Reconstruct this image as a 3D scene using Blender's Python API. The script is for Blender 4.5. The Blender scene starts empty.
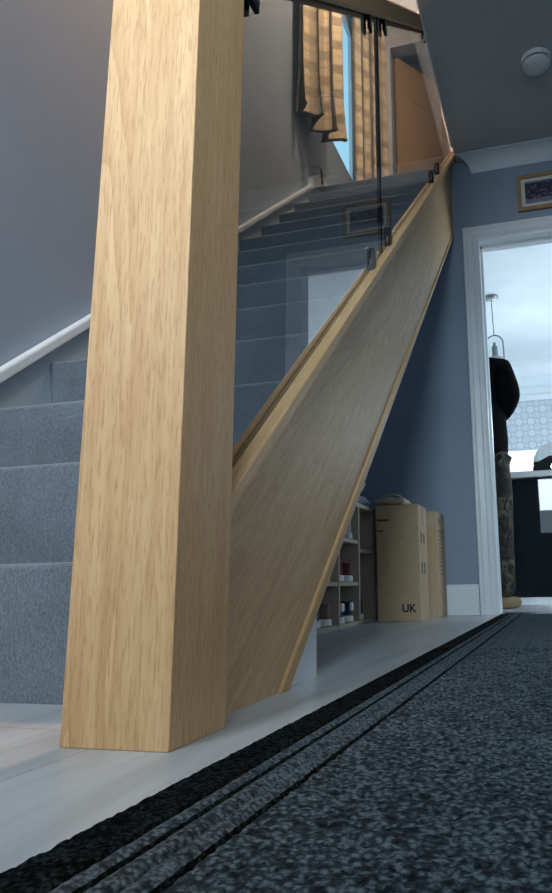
import bpy, bmesh, math, random
from mathutils import Vector, Matrix
random.seed(7)
S = bpy.context.scene
C = S.collection
PI = math.pi
M_ = 0.8601            # rise / going of the stair
G, R0, Y0 = 0.2325, 0.2, 0.847
CEIL = 2.524; BW = 3.45; LW = -1.37

# ------------------------------------------------------------------ materials
def lin(c): return tuple(((v/255)/12.92 if v/255 <= .04045 else ((v/255+.055)/1.055)**2.4) for v in c)
class NT:
    def __init__(s, name):
        s.m = bpy.data.materials.new(name); s.m.use_nodes = True
        s.t = s.m.node_tree; s.n = s.t.nodes; s.l = s.t.links
        s.b = s.n['Principled BSDF']; s.out = s.n['Material Output']
    def add(s, typ, **kw):
        n = s.n.new(typ)
        for k, v in kw.items():
            if k in n.inputs: n.inputs[k].default_value = v
            else: setattr(n, k, v)
        return n
    def link(s, a, b): s.l.new(a, b)
    def math(s, op, a, b=None, c=None):
        n = s.n.new('ShaderNodeMath'); n.operation = op
        for i, v in enumerate((a, b, c)):
            if v is None: continue
            if isinstance(v, (int, float)): n.inputs[i].default_value = v
            else: s.l.new(v, n.inputs[i])
        return n.outputs[0]
    def coords(s, scale=(1,1,1), rot=(0,0,0), kind='Object', loc=(0,0,0)):
        tc = s.n.new('ShaderNodeTexCoord'); mp = s.n.new('ShaderNodeMapping')
        mp.inputs['Scale'].default_value = scale; mp.inputs['Rotation'].default_value = rot; mp.inputs['Location'].default_value = loc
        s.l.new(tc.outputs[kind], mp.inputs['Vector']); return mp.outputs['Vector']
    def noise(s, vec, scale=5, detail=4, rough=.55, dist=0.):
        n = s.n.new('ShaderNodeTexNoise'); n.inputs['Scale'].default_value = scale
        n.inputs['Detail'].default_value = detail; n.inputs['Roughness'].default_value = rough; n.inputs['Distortion'].default_value = dist
        s.l.new(vec, n.inputs['Vector']); return n.outputs['Fac']
    def ramp(s, fac, stops):
        r = s.n.new('ShaderNodeValToRGB'); e = r.color_ramp.elements
        while len(e) < len(stops): e.new(.5)
        for el, (p, c) in zip(e, stops): el.position = p; el.color = (*c, 1)
        s.l.new(fac, r.inputs['Fac']); return r.outputs['Color']
    def mix(s, fac, a, b, mode='MIX'):
        n = s.n.new('ShaderNodeMix'); n.data_type = 'RGBA'; n.blend_type = mode
        for i, v in ((0, fac), (6, a), (7, b)):
            if isinstance(v, (int, float)): n.inputs[i].default_value = v
            elif isinstance(v, tuple): n.inputs[i].default_value = (*v, 1)
            else: s.l.new(v, n.inputs[i])
        return n.outputs[2]
    def bump(s, h, strength=.3, dist=.002):
        b = s.n.new('ShaderNodeBump'); b.inputs['Strength'].default_value = strength; b.inputs['Distance'].default_value = dist
        s.l.new(h, b.inputs['Height']); s.l.new(b.outputs['Normal'], s.b.inputs['Normal'])
    def col(s, c):
        if isinstance(c, tuple): s.b.inputs['Base Color'].default_value = (*c, 1)
        else: s.l.new(c, s.b.inputs['Base Color'])
    def set(s, **kw):
        for k, v in kw.items(): s.b.inputs[k.replace('_', ' ')].default_value = v
        return s

def paint(name, c, rough=.6, bumpy=.15, scale=90, var=.06):
    t = NT(name); v = t.coords()
    n = t.noise(v, 2.2, 3)
    d = tuple(x*(1-var) for x in c); e = tuple(min(1, x*(1+var)) for x in c)
    t.col(t.ramp(n, [(.3, d), (.7, e)])); t.set(Roughness=rough)
    t.bump(t.noise(v, scale, 3), bumpy, .001); return t.m
def plain(name, c, rough=.5, metal=0., **kw):
    t = NT(name); v = t.coords()
    n = t.noise(v, 30, 3); t.col(t.ramp(n, [(.3, tuple(x*.94 for x in c)), (.7, tuple(min(1, x*1.05) for x in c))]))
    t.set(Roughness=rough, Metallic=metal, **kw); return t.m
def fabric(name, c1, c2, scale=260, rough=.95, strength=.6, dist=.003, sheen=.3):
    t = NT(name); v = t.coords()
    n = t.noise(v, scale, 4, .75); big = t.noise(v, 6, 3)
    a = t.ramp(n, [(.32, c1), (.68, c2)])
    t.col(t.mix(.35, a, t.ramp(big, [(.3, c1), (.7, c2)])))
    t.set(Roughness=rough, **{'Sheen_Weight': sheen}); t.bump(n, strength, dist); return t.m

def oak(name, rot=(0,0,0), tone=1., seed=0., staves=None, gc=.42, light=(.66,.43,.225), dark=(.46,.26,.11)):
    """Oak with its grain along local Z after rotating the coordinates."""
    light = tuple(x*tone for x in light); dark = tuple(x*tone for x in dark)
    t = NT(name)
    base = t.coords((1,1,1), rot, loc=(seed, seed*.7, seed*1.3))
    sep = t.add('ShaderNodeSeparateXYZ'); t.link(base, sep.inputs[0])
    x, y, z = sep.outputs
    def vec(a, b, c):
        cb = t.add('ShaderNodeCombineXYZ')
        for i, q in enumerate((a, b, c)):
            t.l.new(q, cb.inputs[i]) if not isinstance(q, (int, float)) else setattr(cb.inputs[i], 'default_value', q)
        return cb.outputs[0]
    xs = x
    if staves:
        for edge in staves: xs = t.math('ADD', xs, t.math('MULTIPLY', t.math('GREATER_THAN', x, edge), .61))
    v1 = vec(t.math('MULTIPLY', xs, 9.), t.math('MULTIPLY', y, 9.), t.math('MULTIPLY', z, .8))
    f = t.noise(v1, 1., 2., .4, .4)
    ring = t.math('FRACT', t.math('MULTIPLY', f, 15.))
    ring = t.math('POWER', ring, 2.4)
    if staves: ring = t.math('MULTIPLY', ring, t.math('SUBTRACT', 1., t.math('MULTIPLY', t.math('GREATER_THAN', x, staves[0]), .75)))
    v2 = vec(t.math('MULTIPLY', xs, 420.), t.math('MULTIPLY', y, 420.), t.math('MULTIPLY', z, 34.))
    pores = t.noise(v2, 1., 2, .6)
    v3 = vec(t.math('MULTIPLY', xs, 110.), t.math('MULTIPLY', y, 110.), t.math('MULTIPLY', z, 2.2))
    streak = t.noise(v3, 1., 3, .6)
    blotch = t.noise(vec(t.math('MULTIPLY', xs, 14.), t.math('MULTIPLY', y, 14.), t.math('MULTIPLY', z, 5.)), 1., 3, .5, .5)
    c = t.mix(t.math('MULTIPLY', ring, gc), light, dark)
    c = t.mix(t.math('MULTIPLY', t.ramp(streak, [(.40, (0,0,0)), (.72, (1,1,1))]), gc*.7), c, dark)
    c = t.mix(t.math('MULTIPLY', t.ramp(pores, [(.50, (0,0,0)), (.66, (1,1,1))]), gc*.9), c, tuple(q*.80 for q in dark))
    c = t.mix(t.math('MULTIPLY', t.ramp(blotch, [(.42, (0,0,0)), (.70, (1,1,1))]), gc*.42), c, dark)
    if staves:
        c = t.mix(t.math('MULTIPLY', t.math('GREATER_THAN', x, staves[0]), .14), c, tuple(q*.97 for q in dark))
    t.col(c); t.set(Roughness=.55, **{'Specular_IOR_Level': .25})
    t.bump(pores, .18, .0006); return t.m

def emit(name, c, s):
    t = NT(name); t.b.inputs['Base Color'].default_value = (0,0,0,1)
    t.set(**{'Emission_Strength': s}); t.b.inputs['Emission Color'].default_value = (*c, 1); return t.m

def clear_glass(name, tint=(.69,.73,.745), ior=1.62):
    t = NT(name); t.n.remove(t.b)
    tr = t.add('ShaderNodeBsdfTransparent'); tr.inputs[0].default_value = (*tint, 1)
    gl = t.add('ShaderNodeBsdfGlossy'); gl.inputs['Roughness'].default_value = .0
    fr = t.add('ShaderNodeFresnel'); fr.inputs[0].default_value = ior
    ge = t.add('ShaderNodeNewGeometry')
    front = t.math('SUBTRACT', 1., ge.outputs['Backfacing'])
    fac = t.math('MULTIPLY', fr.outputs[0], front)
    # the second surface holds back as much light again
    t.l.new(t.mix(fac, tint, (.05,.06,.06)), tr.inputs[0])
    mx = t.add('ShaderNodeMixShader'); t.l.new(fac, mx.inputs[0]); t.l.new(tr.outputs[0], mx.inputs[1]); t.l.new(gl.outputs[0], mx.inputs[2])
    t.l.new(mx.outputs[0], t.out.inputs[0]); return t.m

WALLC = (.255,.32,.40)
m_wall = paint('wall_paint', WALLC, .75)
m_up = paint('upstairs_wall_paint', (.42,.40,.40), .75)
m_white = paint('white_gloss', (.72,.76,.79), .38, .05)
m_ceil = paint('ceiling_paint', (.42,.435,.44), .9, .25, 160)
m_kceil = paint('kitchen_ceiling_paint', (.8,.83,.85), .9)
m_kwall = paint('kitchen_wall_paint', (.76,.82,.86), .8)
m_chrome = plain('dark_chrome', (.030,.030,.034), .30, .8)
m_chrome2 = plain('bright_chrome', (.75,.76,.78), .15, 1.)
m_black = plain('black_plastic', (.008,.008,.009), .6, 0., Specular_IOR_Level=.2)
m_oak_v = oak('oak_upright', staves=[-.006], seed=0., tone=.86, gc=.60, light=(.70,.45,.235), dark=(.46,.24,.095))
m_oak_s = oak('oak_string', rot=(math.atan(1/M_),0,0), tone=1.0, seed=3.1, light=(.60,.40,.215), dark=(.37,.225,.11))
m_oak_r = oak('oak_rail', rot=(math.atan(1/M_),0,0), tone=.86, seed=5.7)
m_oak_d = oak('oak_door', tone=.72, seed=9.2)
m_glass = clear_glass('toughened_glass')
m_gedge = plain('glass_edge', (.002,.004,.005), .7, 0., Specular_IOR_Level=.05)
m_carpet = fabric('stair_carpet', (.016,.022,.030), (.17,.208,.25), 210, strength=.9, dist=.004, sheen=.5)
m_board = plain('chipboard_veneer', (.44,.39,.31), .6)
m_card = plain('cardboard', (.50,.36,.22), .85)
m_print = plain('black_print', (.03,.028,.028), .8)
m_soft = plain('brown_print', (.11,.08,.055), .8)
m_faint = plain('faint_print', (.36,.26,.155), .8)
m_tape = plain('parcel_tape', (.52,.42,.28), .12)

def floor_mat():
    t = NT('limed_laminate'); tc = t.add('ShaderNodeTexCoord')
    sep = t.add('ShaderNodeSeparateXYZ'); t.link(tc.outputs['Object'], sep.inputs[0]); x, y, z = sep.outputs
    col = t.math('DIVIDE', t.math('ADD', x, 3.162), .192); ci = t.math('FLOOR', col); fx = t.math('FRACT', col)
    row = t.math('ADD', t.math('DIVIDE', y, 1.25), t.math('MULTIPLY', ci, .37)); row = t.math('ADD', row, .62); ri = t.math('FLOOR', row); fy = t.math('FRACT', row)
    cb = t.add('ShaderNodeCombineXYZ'); t.l.new(ci, cb.inputs[0]); t.l.new(ri, cb.inputs[1])
    wn = t.add('ShaderNodeTexWhiteNoise'); t.l.new(cb.outputs[0], wn.inputs['Vector'])
    cb2 = t.add('ShaderNodeCombineXYZ'); t.l.new(t.math('ADD', t.math('MULTIPLY', x, 14.), t.math('MULTIPLY', ci, 5.3)), cb2.inputs[0]); t.l.new(t.math('MULTIPLY', y, 1.6), cb2.inputs[1])
    g = t.noise(cb2.outputs[0], 1., 5, .6, .8)
    cb3 = t.add('ShaderNodeCombineXYZ'); t.l.new(t.math('MULTIPLY', x, 160.), cb3.inputs[0]); t.l.new(t.math('MULTIPLY', y, 6.), cb3.inputs[1])
    g2 = t.noise(cb3.outputs[0], 1., 3, .6)
    c = t.ramp(g, [(.28, (.31,.315,.315)), (.5, (.44,.45,.45)), (.75, (.54,.55,.555))])
    c = t.mix(t.math('MULTIPLY', t.ramp(g2, [(.45, (0,0,0)), (.7, (1,1,1))]), .22), c, (.30,.30,.30))
    c = t.mix(t.math('MULTIPLY', wn.outputs['Value'], .14), c, (.46,.455,.45))
    e = t.math('LESS_THAN', t.math('MINIMUM', fx, t.math('SUBTRACT', 1., fx)), .0085)
    e2 = t.math('LESS_THAN', t.math('MINIMUM', fy, t.math('SUBTRACT', 1., fy)), .0013)
    ee = t.math('MAXIMUM', e, e2)
    c = t.mix(t.math('MULTIPLY', ee, .6), c, (.22,.21,.20))
    t.col(c); t.set(Roughness=.34, **{'Specular_IOR_Level': .45}); t.bump(t.math('SUBTRACT', g2, ee), .15, .0006); return t.m
m_floor = floor_mat()

def rug_mat(name, c0, c1, c2, scale=150, strength=1., sheen=.06):
    t = NT(name); v = t.coords()
    vo = t.add('ShaderNodeTexVoronoi'); vo.inputs['Scale'].default_value = scale; t.l.new(v, vo.inputs['Vector'])
    n = t.noise(v, scale*1.5, 3, .7, .15); big = t.noise(v, 34, 4, .75)
    h = t.math('SUBTRACT', t.math('ADD', t.math('MULTIPLY', n, .62), .32), t.math('MULTIPLY', vo.outputs['Distance'], .42))
    c = t.ramp(t.math('ADD', h, t.math('MULTIPLY', big, .35)), [(.46, c0), (.58, c1), (.76, c2)])
    t.col(c); t.set(Roughness=1., **{'Sheen_Weight': sheen, 'Specular_IOR_Level': .05}); t.b.inputs['Sheen Tint'].default_value = (.6,.75,.9,1)
    t.bump(h, strength, .006); return t.m
m_rug = rug_mat('rug_loops', (.003,.0045,.0055), (.016,.022,.026), (.090,.120,.130), 170, .5)
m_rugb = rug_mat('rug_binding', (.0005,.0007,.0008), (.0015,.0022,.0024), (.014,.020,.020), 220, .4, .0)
m_rugr = rug_mat('rug_ribs', (.008,.011,.013), (.030,.039,.045), (.095,.118,.133), 230, .4)

# ------------------------------------------------------------------ mesh helpers
def box(bm, a, b, mi=0, bev=0.):
    x0, y0, z0 = a; x1, y1, z1 = b
    vs = [bm.verts.new(p) for p in ((x0,y0,z0),(x1,y0,z0),(x1,y1,z0),(x0,y1,z0),(x0,y0,z1),(x1,y0,z1),(x1,y1,z1),(x0,y1,z1))]
    fs = []
    for q in ((0,3,2,1),(4,5,6,7),(0,1,5,4),(1,2,6,5),(2,3,7,6),(3,0,4,7)):
        f = bm.faces.new([vs[i] for i in q]); f.material_index = mi; fs.append(f)
    if bev:
        es = list({e for f in fs for e in f.edges})
        r = bmesh.ops.bevel(bm, geom=es, offset=bev, segments=2, affect='EDGES', profile=.5)
        for f in r['faces']: f.material_index = mi
    return fs
def prism(bm, pts, axis, lo, hi, mi=0, bev=0., caps=True):
    """closed outline extruded along an axis; pts are the other two coords in order."""
    def P(u, v, w):
        return {0: (w, u, v), 1: (u, w, v), 2: (u, v, w)}[axis]
    A = [bm.verts.new(P(u, v, lo)) for u, v in pts]; B = [bm.verts.new(P(u, v, hi)) for u, v in pts]
    fs = []
    n = len(pts)
    for i in range(n): fs.append(bm.faces.new((A[i], A[(i+1) % n], B[(i+1) % n], B[i])))
    if caps: fs.append(bm.faces.new(A[::-1])); fs.append(bm.faces.new(B))
    for f in fs: f.material_index = mi
    if bev:
        es = list({e for f in fs for e in f.edges})
        bmesh.ops.bevel(bm, geom=es, offset=bev, segments=2, affect='EDGES')
    return fs
def lathe(bm, prof, loc=(0,0,0), n=32, mi=0, M=None):
    rings = []
    for r, z in prof:
        if r < 1e-6:
            p = Vector((0,0,z)); p = M @ p if M else p
            rings.append([bm.verts.new(p + Vector(loc))])
        else:
            ring = []
            for k in range(n):
                a = 2*PI*k/n; p = Vector((r*math.cos(a), r*math.sin(a), z)); p = M @ p if M else p
                ring.append(bm.verts.new(p + Vector(loc)))
            rings.append(ring)
    for A, B in zip(rings, rings[1:]):
        for k in range(n):
            q = [A[k % len(A)], A[(k+1) % n % len(A)], B[(k+1) % n % len(B)], B[k % len(B)]]
            u = []
            for v in q:
                if v not in u: u.append(v)
            if len(u) > 2:
                f = bm.faces.new(u); f.material_index = mi
def tube(bm, path, r, n=10, mi=0):
    path = [Vector(p) for p in path]; rings = []
    up = Vector((0,0,1))
    for i, p in enumerate(path):
        d = (path[min(i+1, len(path)-1)] - path[max(i-1, 0)]).normalized()
        a = d.cross(up)
        if a.length < 1e-3: a = d.cross(Vector((0,1,0)))
        a.normalize(); b = d.cross(a).normalized()
        rr = r[i] if isinstance(r, (list, tuple)) else r
        rings.append([bm.verts.new(p + (a*math.cos(2*PI*k/n) + b*math.sin(2*PI*k/n))*rr) for k in range(n)])
    for A, B in zip(rings, rings[1:]):
        for k in range(n):
            f = bm.faces.new((A[k], A[(k+1) % n], B[(k+1) % n], B[k])); f.material_index = mi
    for q in (rings[0][::-1], rings[-1]): bm.faces.new(q).material_index = mi
def obj(name, bm, mats, parent=None, smooth=False, loc=None):
    bmesh.ops.recalc_face_normals(bm, faces=bm.faces)
    me = bpy.data.meshes.new(name); bm.to_mesh(me); bm.free()
    for m in (mats if isinstance(mats, (list, tuple)) else [mats]): me.materials.append(m)
    if smooth:
        for p in me.polygons: p.use_smooth = True
        if smooth != 'all':
            try: me.set_sharp_from_angle(angle=math.radians(38))
            except Exception: pass
    o = bpy.data.objects.new(name, me); C.objects.link(o)
    if parent: o.parent = parent
    if loc: o.location = loc
    return o
def B(): return bmesh.new()
def struct(name, bm, mats, **kw):
    o = obj(name, bm, mats, **kw)
    if o.parent is None: o['kind'] = 'structure'
    return o
def tag(o, label, cat, group=None):
    o['label'] = label; o['category'] = cat
    if group: o['group'] = group
    return o
def thing(name, label, cat, loc=(0,0,0), rz=0, group=None):
    o = bpy.data.objects.new(name, None); C.objects.link(o); o.location = loc; o.rotation_euler = (0,0,rz)
    o.empty_display_size = .05
    return tag(o, label, cat, group)
def boxes(*bb):
    bm = B()
    for a, b in bb: box(bm, a, b)
    return bm

# ------------------------------------------------------------------ the setting
RX = 0.95; FY = -1.15
struct('floor', boxes(((LW,FY,-.1),(2.2,7.5,0))), m_floor)
bm = B(); box(bm, (LW-.12, FY-.12, 0), (LW, 4.20, 5.1)); box(bm, (LW-.12,4.20,0),(LW,4.86,3.38)); box(bm,(LW-.12,4.20,4.92),(LW,4.86,5.1)); box(bm,(LW-.12,4.86,0),(LW,7.2,5.1))
struct('wall_left', bm, m_wall)
struct('wall_right', boxes(((RX,FY,0),(RX+.12,-.55,CEIL+.276)),((RX,.35,0),(RX+.12,BW+.12,CEIL+.276)),((RX,-.55,2.0),(RX+.12,.35,CEIL+.276)),((RX,-.55,0),(RX+.12,.35,.35))), m_wall)
bm = B(); box(bm,(RX+.02,-.55,.35),(RX+.09,-.50,2.0)); box(bm,(RX+.02,.30,.35),(RX+.09,.35,2.0)); box(bm,(RX+.02,-.50,.35),(RX+.09,.30,.40)); box(bm,(RX+.02,-.50,1.95),(RX+.09,.30,2.0))
w4 = struct('window_4', bm, m_white)
obj('window_pane', boxes(((RX+.05,-.50,.40),(RX+.065,.30,1.95))), emit('side_daylight', (.78,.90,1.), 2.), w4)
# front wall behind the camera, with the glazed front door and a side window
FXa, FXb = -.16, .46
bm = B(); box(bm,(LW,FY-.12,0),(-1.15,FY,CEIL)); box(bm,(-.45,FY-.12,0),(FXa-.06,FY,CEIL)); box(bm,(FXb+.06,FY-.12,0),(RX,FY,CEIL))
box(bm,(-1.15,FY-.12,0),(-.45,FY,.85)); box(bm,(-1.15,FY-.12,2.15),(-.45,FY,CEIL)); box(bm,(FXa-.06,FY-.12,2.1),(FXb+.06,FY,CEIL))
struct('wall_front', bm, paint('front_wall_paint', (.10,.12,.145), .8))
bm = B()
box(bm,(FXa-.06,FY-.08,0),(FXb+.06,FY-.03,.9)); box(bm,(FXa-.06,FY-.08,2.0),(FXb+.06,FY-.03,2.1)); box(bm,(FXa-.06,FY-.08,.9),(FXa,FY-.03,2.0)); box(bm,(FXb,FY-.08,.9),(FXb+.06,FY-.03,2.0))
d1 = struct('door_1', bm, paint('front_door_paint', (.03,.04,.05), .5))
m_day = emit('daylight_glazing', (.62,.84,1.), 3.6)
obj('door_glazing', boxes(((FXa,FY-.065,.9),(FXb,FY-.045,2.0))), m_day, d1)
bm = B(); box(bm,(-1.15,FY-.1,.85),(-1.1,FY-.02,2.15)); box(bm,(-.5,FY-.1,.85),(-.45,FY-.02,2.15)); box(bm,(-1.1,FY-.1,.85),(-.5,FY-.02,.9)); box(bm,(-1.1,FY-.1,2.1),(-.5,FY-.02,2.15))
w1 = struct('window_1', bm, m_white)
obj('window_pane', boxes(((-1.1,FY-.065,.9),(-.5,FY-.045,2.1))), m_day, w1)

# back wall with the kitchen doorway
DX0, DX1, DH = -.28, .50, 2.01
bm = B()
box(bm,(-.425,BW,0),(DX0-.03,BW+.12,CEIL)); box(bm,(DX0-.03,BW,DH+.03),(DX1+.03,BW+.12,CEIL)); box(bm,(DX1+.03,BW,0),(RX,BW+.12,CEIL)); box(bm,(LW,BW,0),(-.425,BW+.12,2.06))
struct('wall_back', bm, m_wall)
# ceiling with the open stairwell
EX = -.385
bm = B(); box(bm,(EX,FY,CEIL),(RX,3.95,2.8)); box(bm,(LW,FY,CEIL),(EX,.35,2.8))
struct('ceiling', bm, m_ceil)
struct('trim_7', boxes(((-.3915,.35,CEIL-.002),(-.3852,3.30,2.83))), m_white)
# coving: concave profile with a mitred end
bm = B(); prof = []
for k in range(9):
    a = k/8*PI/2
    prof.append((BW-.085+.085*math.sin(a)*1.0, CEIL-.085+.085*math.cos(a)))
prof = [(BW-.004-.081*(1-math.sin(k/8*PI/2)), CEIL-.004-.081*(1-math.cos(k/8*PI/2))) for k in range(9)]
prof = [(BW-.085, CEIL)] + prof + [(BW, CEIL-.085), (BW, CEIL)]
A = [bm.verts.new((-.385+.085*max(0,(y-(BW-.085))/.085), y, z)) for y, z in prof]; Bq = [bm.verts.new((RX, y, z)) for y, z in prof]
for i in range(len(prof)): bm.faces.new((A[i], A[(i+1) % len(A)], Bq[(i+1) % len(A)], Bq[i]))
bm.faces.new(A); bm.faces.new(Bq[::-1])
m_cove = paint('coving_paint', (.66,.69,.72), .7)
struct('trim_1', bm, m_cove)
# skirting on the back wall
def skirt(bm, x0, x1, y, h=.15, t=.016):
    prism(bm, [(y,0),(y-t,0),(y-t,h-.035),(y-t*.75,h-.028),(y-t*.7,h-.012),(y-t*.35,h),(y,h)], 0, x0, x1)
bm = B(); skirt(bm, -1.35, -.372, BW); struct('baseboard_back', bm, m_white)
bm = B(); skirt(bm, DX1+.092, RX, BW); struct('baseboard_back', bm, m_white)
# architrave: moulded casing round the door + lining
def casing(bm, x0, x1, h, y):
    w = .088
    P = [(0,0),(0,-.010),(.012,-.014),(.030,-.014),(.036,-.019),(.062,-.021),(.070,-.026),(.084,-.026),(w,-.020),(w,0)]
    rings = []
    for (cx, cz, sx, sz) in ((x0,0,-1,0),(x0,h,-1,1),(x1,h,1,1),(x1,0,1,0)):
        rings.append([bm.verts.new((cx+sx*u, y+v, cz+sz*u)) for u, v in P])
    for a, b in zip(rings, rings[1:]):
        for i in range(len(P)): bm.faces.new((a[i], a[(i+1)%len(P)], b[(i+1)%len(P)], b[i]))
    bm.faces.new(rings[0]); bm.faces.new(rings[-1][::-1])
bm = B(); casing(bm, DX0, DX1, DH, BW)
fr = struct('door_2', bm, m_white)
bm = B(); box(bm,(DX0-.03,BW-.002,0),(DX0,BW+.122,DH)); box(bm,(DX1,BW-.002,0),(DX1+.03,BW+.122,DH)); box(bm,(DX0-.03,BW-.002,DH),(DX1+.03,BW+.122,DH+.03))
box(bm,(DX0,BW+.06,0),(DX0+.012,BW+.10,DH)); box(bm,(DX0,BW+.06,DH-.012),(DX1,BW+.10,DH))
obj('door_lining', bm, m_white, fr)
bm = B(); prism(bm, [(BW-.01,0),(BW+.005,.008),(BW+.11,.008),(BW+.125,0)], 0, DX0, DX1)
struct('trim_2', bm, m_chrome2)

# wall string and its capping on the left wall
def sl(y, off): return M_*y + off
bm = B()
Ya, Yb = (.476)/M_-.02, 3.66
prism(bm, [(Ya-.4,0),(Ya-.03,0.0),(Yb,sl(Yb,-.476)),(Yb,sl(Yb,-.476)-.7),(Ya+.4,0)][1:], 0, LW, -1.352)
struct('trim_3', bm, paint('string_board_paint', (.42,.50,.57), .5))
bm = B()
prism(bm, [(Ya,sl(Ya,-.478)),(Yb,sl(Yb,-.478)),(Yb+.02,sl(Yb,-.452)),(Yb+.02,sl(Yb,-.438)),(Ya,sl(Ya,-.438))], 0, LW, -1.334, bev=.003)
struct('trim_4', bm, m_white)
# upstairs skirting that picks up from the capping
bm = B(); prism(bm, [(3.66,2.66),(3.85,2.80),(4.94,2.80),(4.94,2.90),(3.86,2.90),(3.66,2.75)], 0, LW, -1.345)
struct('baseboard_left', bm, m_white)

# upper storey shell
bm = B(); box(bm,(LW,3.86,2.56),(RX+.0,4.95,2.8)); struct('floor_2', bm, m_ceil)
UD0, UD1, UDH = -1.085, -.30, 4.78
bm = B(); box(bm,(LW,4.95,2.8),(UD0-.03,5.07,5.1)); box(bm,(UD1+.03,4.95,2.8),(RX,5.07,5.1)); box(bm,(UD0-.03,4.95,UDH+.03),(UD1+.03,5.07,5.1))
struct('wall_upstairs', bm, m_up)
bm = B(); box(bm,(RX,-.1,2.8),(RX+.12,7.2,5.1)); box(bm,(LW,-.22,2.8),(RX+.12,-.1,5.1)); box(bm,(LW,7.2,2.8),(RX+.12,7.3,5.1))
struct('wall_upstairs_right', bm, m_up)
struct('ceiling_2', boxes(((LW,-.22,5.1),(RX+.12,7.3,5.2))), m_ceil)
struct('floor_3', boxes(((LW,5.07,2.68),(RX,7.2,2.8))), m_carpet)
bm = B(); casing(bm, UD0, UD1, UDH-2.8, 4.95)
for v in bm.verts: v.co.z += 2.8
box(bm,(UD0-.03,4.948,2.8),(UD0,5.072,UDH)); box(bm,(UD1,4.948,2.8),(UD1+.03,5.072,UDH)); box(bm,(UD0-.03,4.948,UDH),(UD1+.03,5.072,UDH+.03))
d3 = struct('door_3', bm, m_up)
bm = B(); box(bm,(0,-.035,.005),(.74,0,1.965), bev=.002)
dl = obj('door_leaf', bm, m_oak_d, d3, loc=(UD0+.01,5.06,2.8)); dl.rotation_euler = (0,0,math.radians(55))
bm = B(); box(bm,(.12,-.039,1.60),(.62,-.033,1.606)); box(bm,(.12,-.039,.9),(.62,-.033,.906))
obj('door_groove', bm, plain('oak_groove', (.16,.09,.04), .6), dl)
# upstairs landing window
bm = B(); box(bm,(LW-.1,4.20,3.38),(LW-.03,4.25,4.92)); box(bm,(LW-.1,4.80,3.38),(LW-.03,4.86,4.92)); box(bm,(LW-.1,4.25,3.38),(LW-.03,4.80,3.44)); box(bm,(LW-.1,4.25,4.86),(LW-.03,4.80,4.92))
w2 = struct('window_2', bm, m_white)
m_day2 = emit('landing_daylight', (.42,.78,1.), 3.0)
obj('window_pane', boxes(((LW-.075,4.25,3.44),(LW-.06,4.80,4.86))), m_day2, w2)

# kitchen shell
KY = 7.4; KX0, KX1 = -1.37, 2.2; KC = 2.57
struct('ceiling_3', boxes(((-.415,BW+.12,KC),(RX,3.86,KC+.1)),((RX,BW+.12,KC),(KX1,KY,KC+.1)),((KX0,3.95,KC-.02),(RX,KY,KC)),((KX0,5.0,KC),(RX,KY,KC+.1))), m_kceil)
WX0, WX1, WZ0, WZ1 = -.72, 1.25, 1.15, 2.20
bm = B(); box(bm,(KX0,KY,0),(WX0,KY+.15,KC+.1)); box(bm,(WX1,KY,0),(KX1,KY+.15,KC+.1)); box(bm,(WX0,KY,0),(WX1,KY+.15,WZ0)); box(bm,(WX0,KY,WZ1),(WX1,KY+.15,KC+.1))
struct('wall_kitchen', bm, m_kwall)
pw = struct('added_patio_door', boxes(((KX1-.01,4.55,0),(KX1+.04,4.60,2.2)),((KX1-.01,6.40,0),(KX1+.04,6.45,2.2)),((KX1-.01,4.60,2.15),(KX1+.04,6.40,2.2)),((KX1-.01,5.47,0),(KX1+.04,5.53,2.15))), m_white)  # unseen patio door, added to bring side light into the kitchen
obj('window_pane', boxes(((KX1-.002,4.60,.05),(KX1+.002,6.40,2.15))), emit('kitchen_fill_glow', (.75,.90,1.), 2.0), pw)  # glowing pane of the added patio door
struct('wall_kitchen_right', boxes(((KX1+.005,BW+.12,0),(KX1+.1,KY+.1,KC+.1)),((RX+.12,BW+.0,0),(KX1,BW+.12,KC+.1))), m_kwall)
struct('wall_kitchen_left', boxes(((KX0,BW+.6,0),(KX0+.02,KY,KC-.02)),((KX0,BW+.121,0),(DX0-.035,BW+.135,2.0))), m_kwall)
bm = B(); c = []
for k in range(9):
    a = k/8*PI/2; c.append((KY-.012-.12*(1-math.sin(a)), KC-.02-.012-.12*(1-math.cos(a))))
prism(bm, [(KY-.14,KC-.02)]+c+[(KY,KC-.16),(KY,KC-.02)], 0, KX0+.02, KX1)
struct('trim_5', bm, m_kceil)
bm = B()
for a, b in (((WX0-.07,KY-.02,WZ0-.02),(WX0,KY,WZ1+.07)),((WX1,KY-.02,WZ0-.02),(WX1+.07,KY,WZ1+.07)),((WX0-.07,KY-.025,WZ1),(WX1+.07,KY,WZ1+.08)),((WX0-.09,KY-.05,WZ0-.05),(WX1+.09,KY+.06,WZ0-.02))): box(bm,a,b,bev=.004)
for a, b in (((WX0,KY+.08,WZ0-.02),(WX0+.05,KY+.13,WZ1)),((WX1-.05,KY+.08,WZ0-.02),(WX1,KY+.13,WZ1)),((WX0,KY+.08,WZ0-.02),(WX1,KY+.13,WZ0+.05)),((.25,KY+.08,WZ0),(.31,KY+.13,WZ1))): box(bm,a,b)
w3 = struct('window_3', bm, m_white)
m_day3 = emit('kitchen_daylight', (.88,.95,1.), 1.3)
obj('window_pane', boxes(((WX0,KY+.10,WZ0),(WX1,KY+.115,WZ1))), m_day3, w3)

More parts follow.
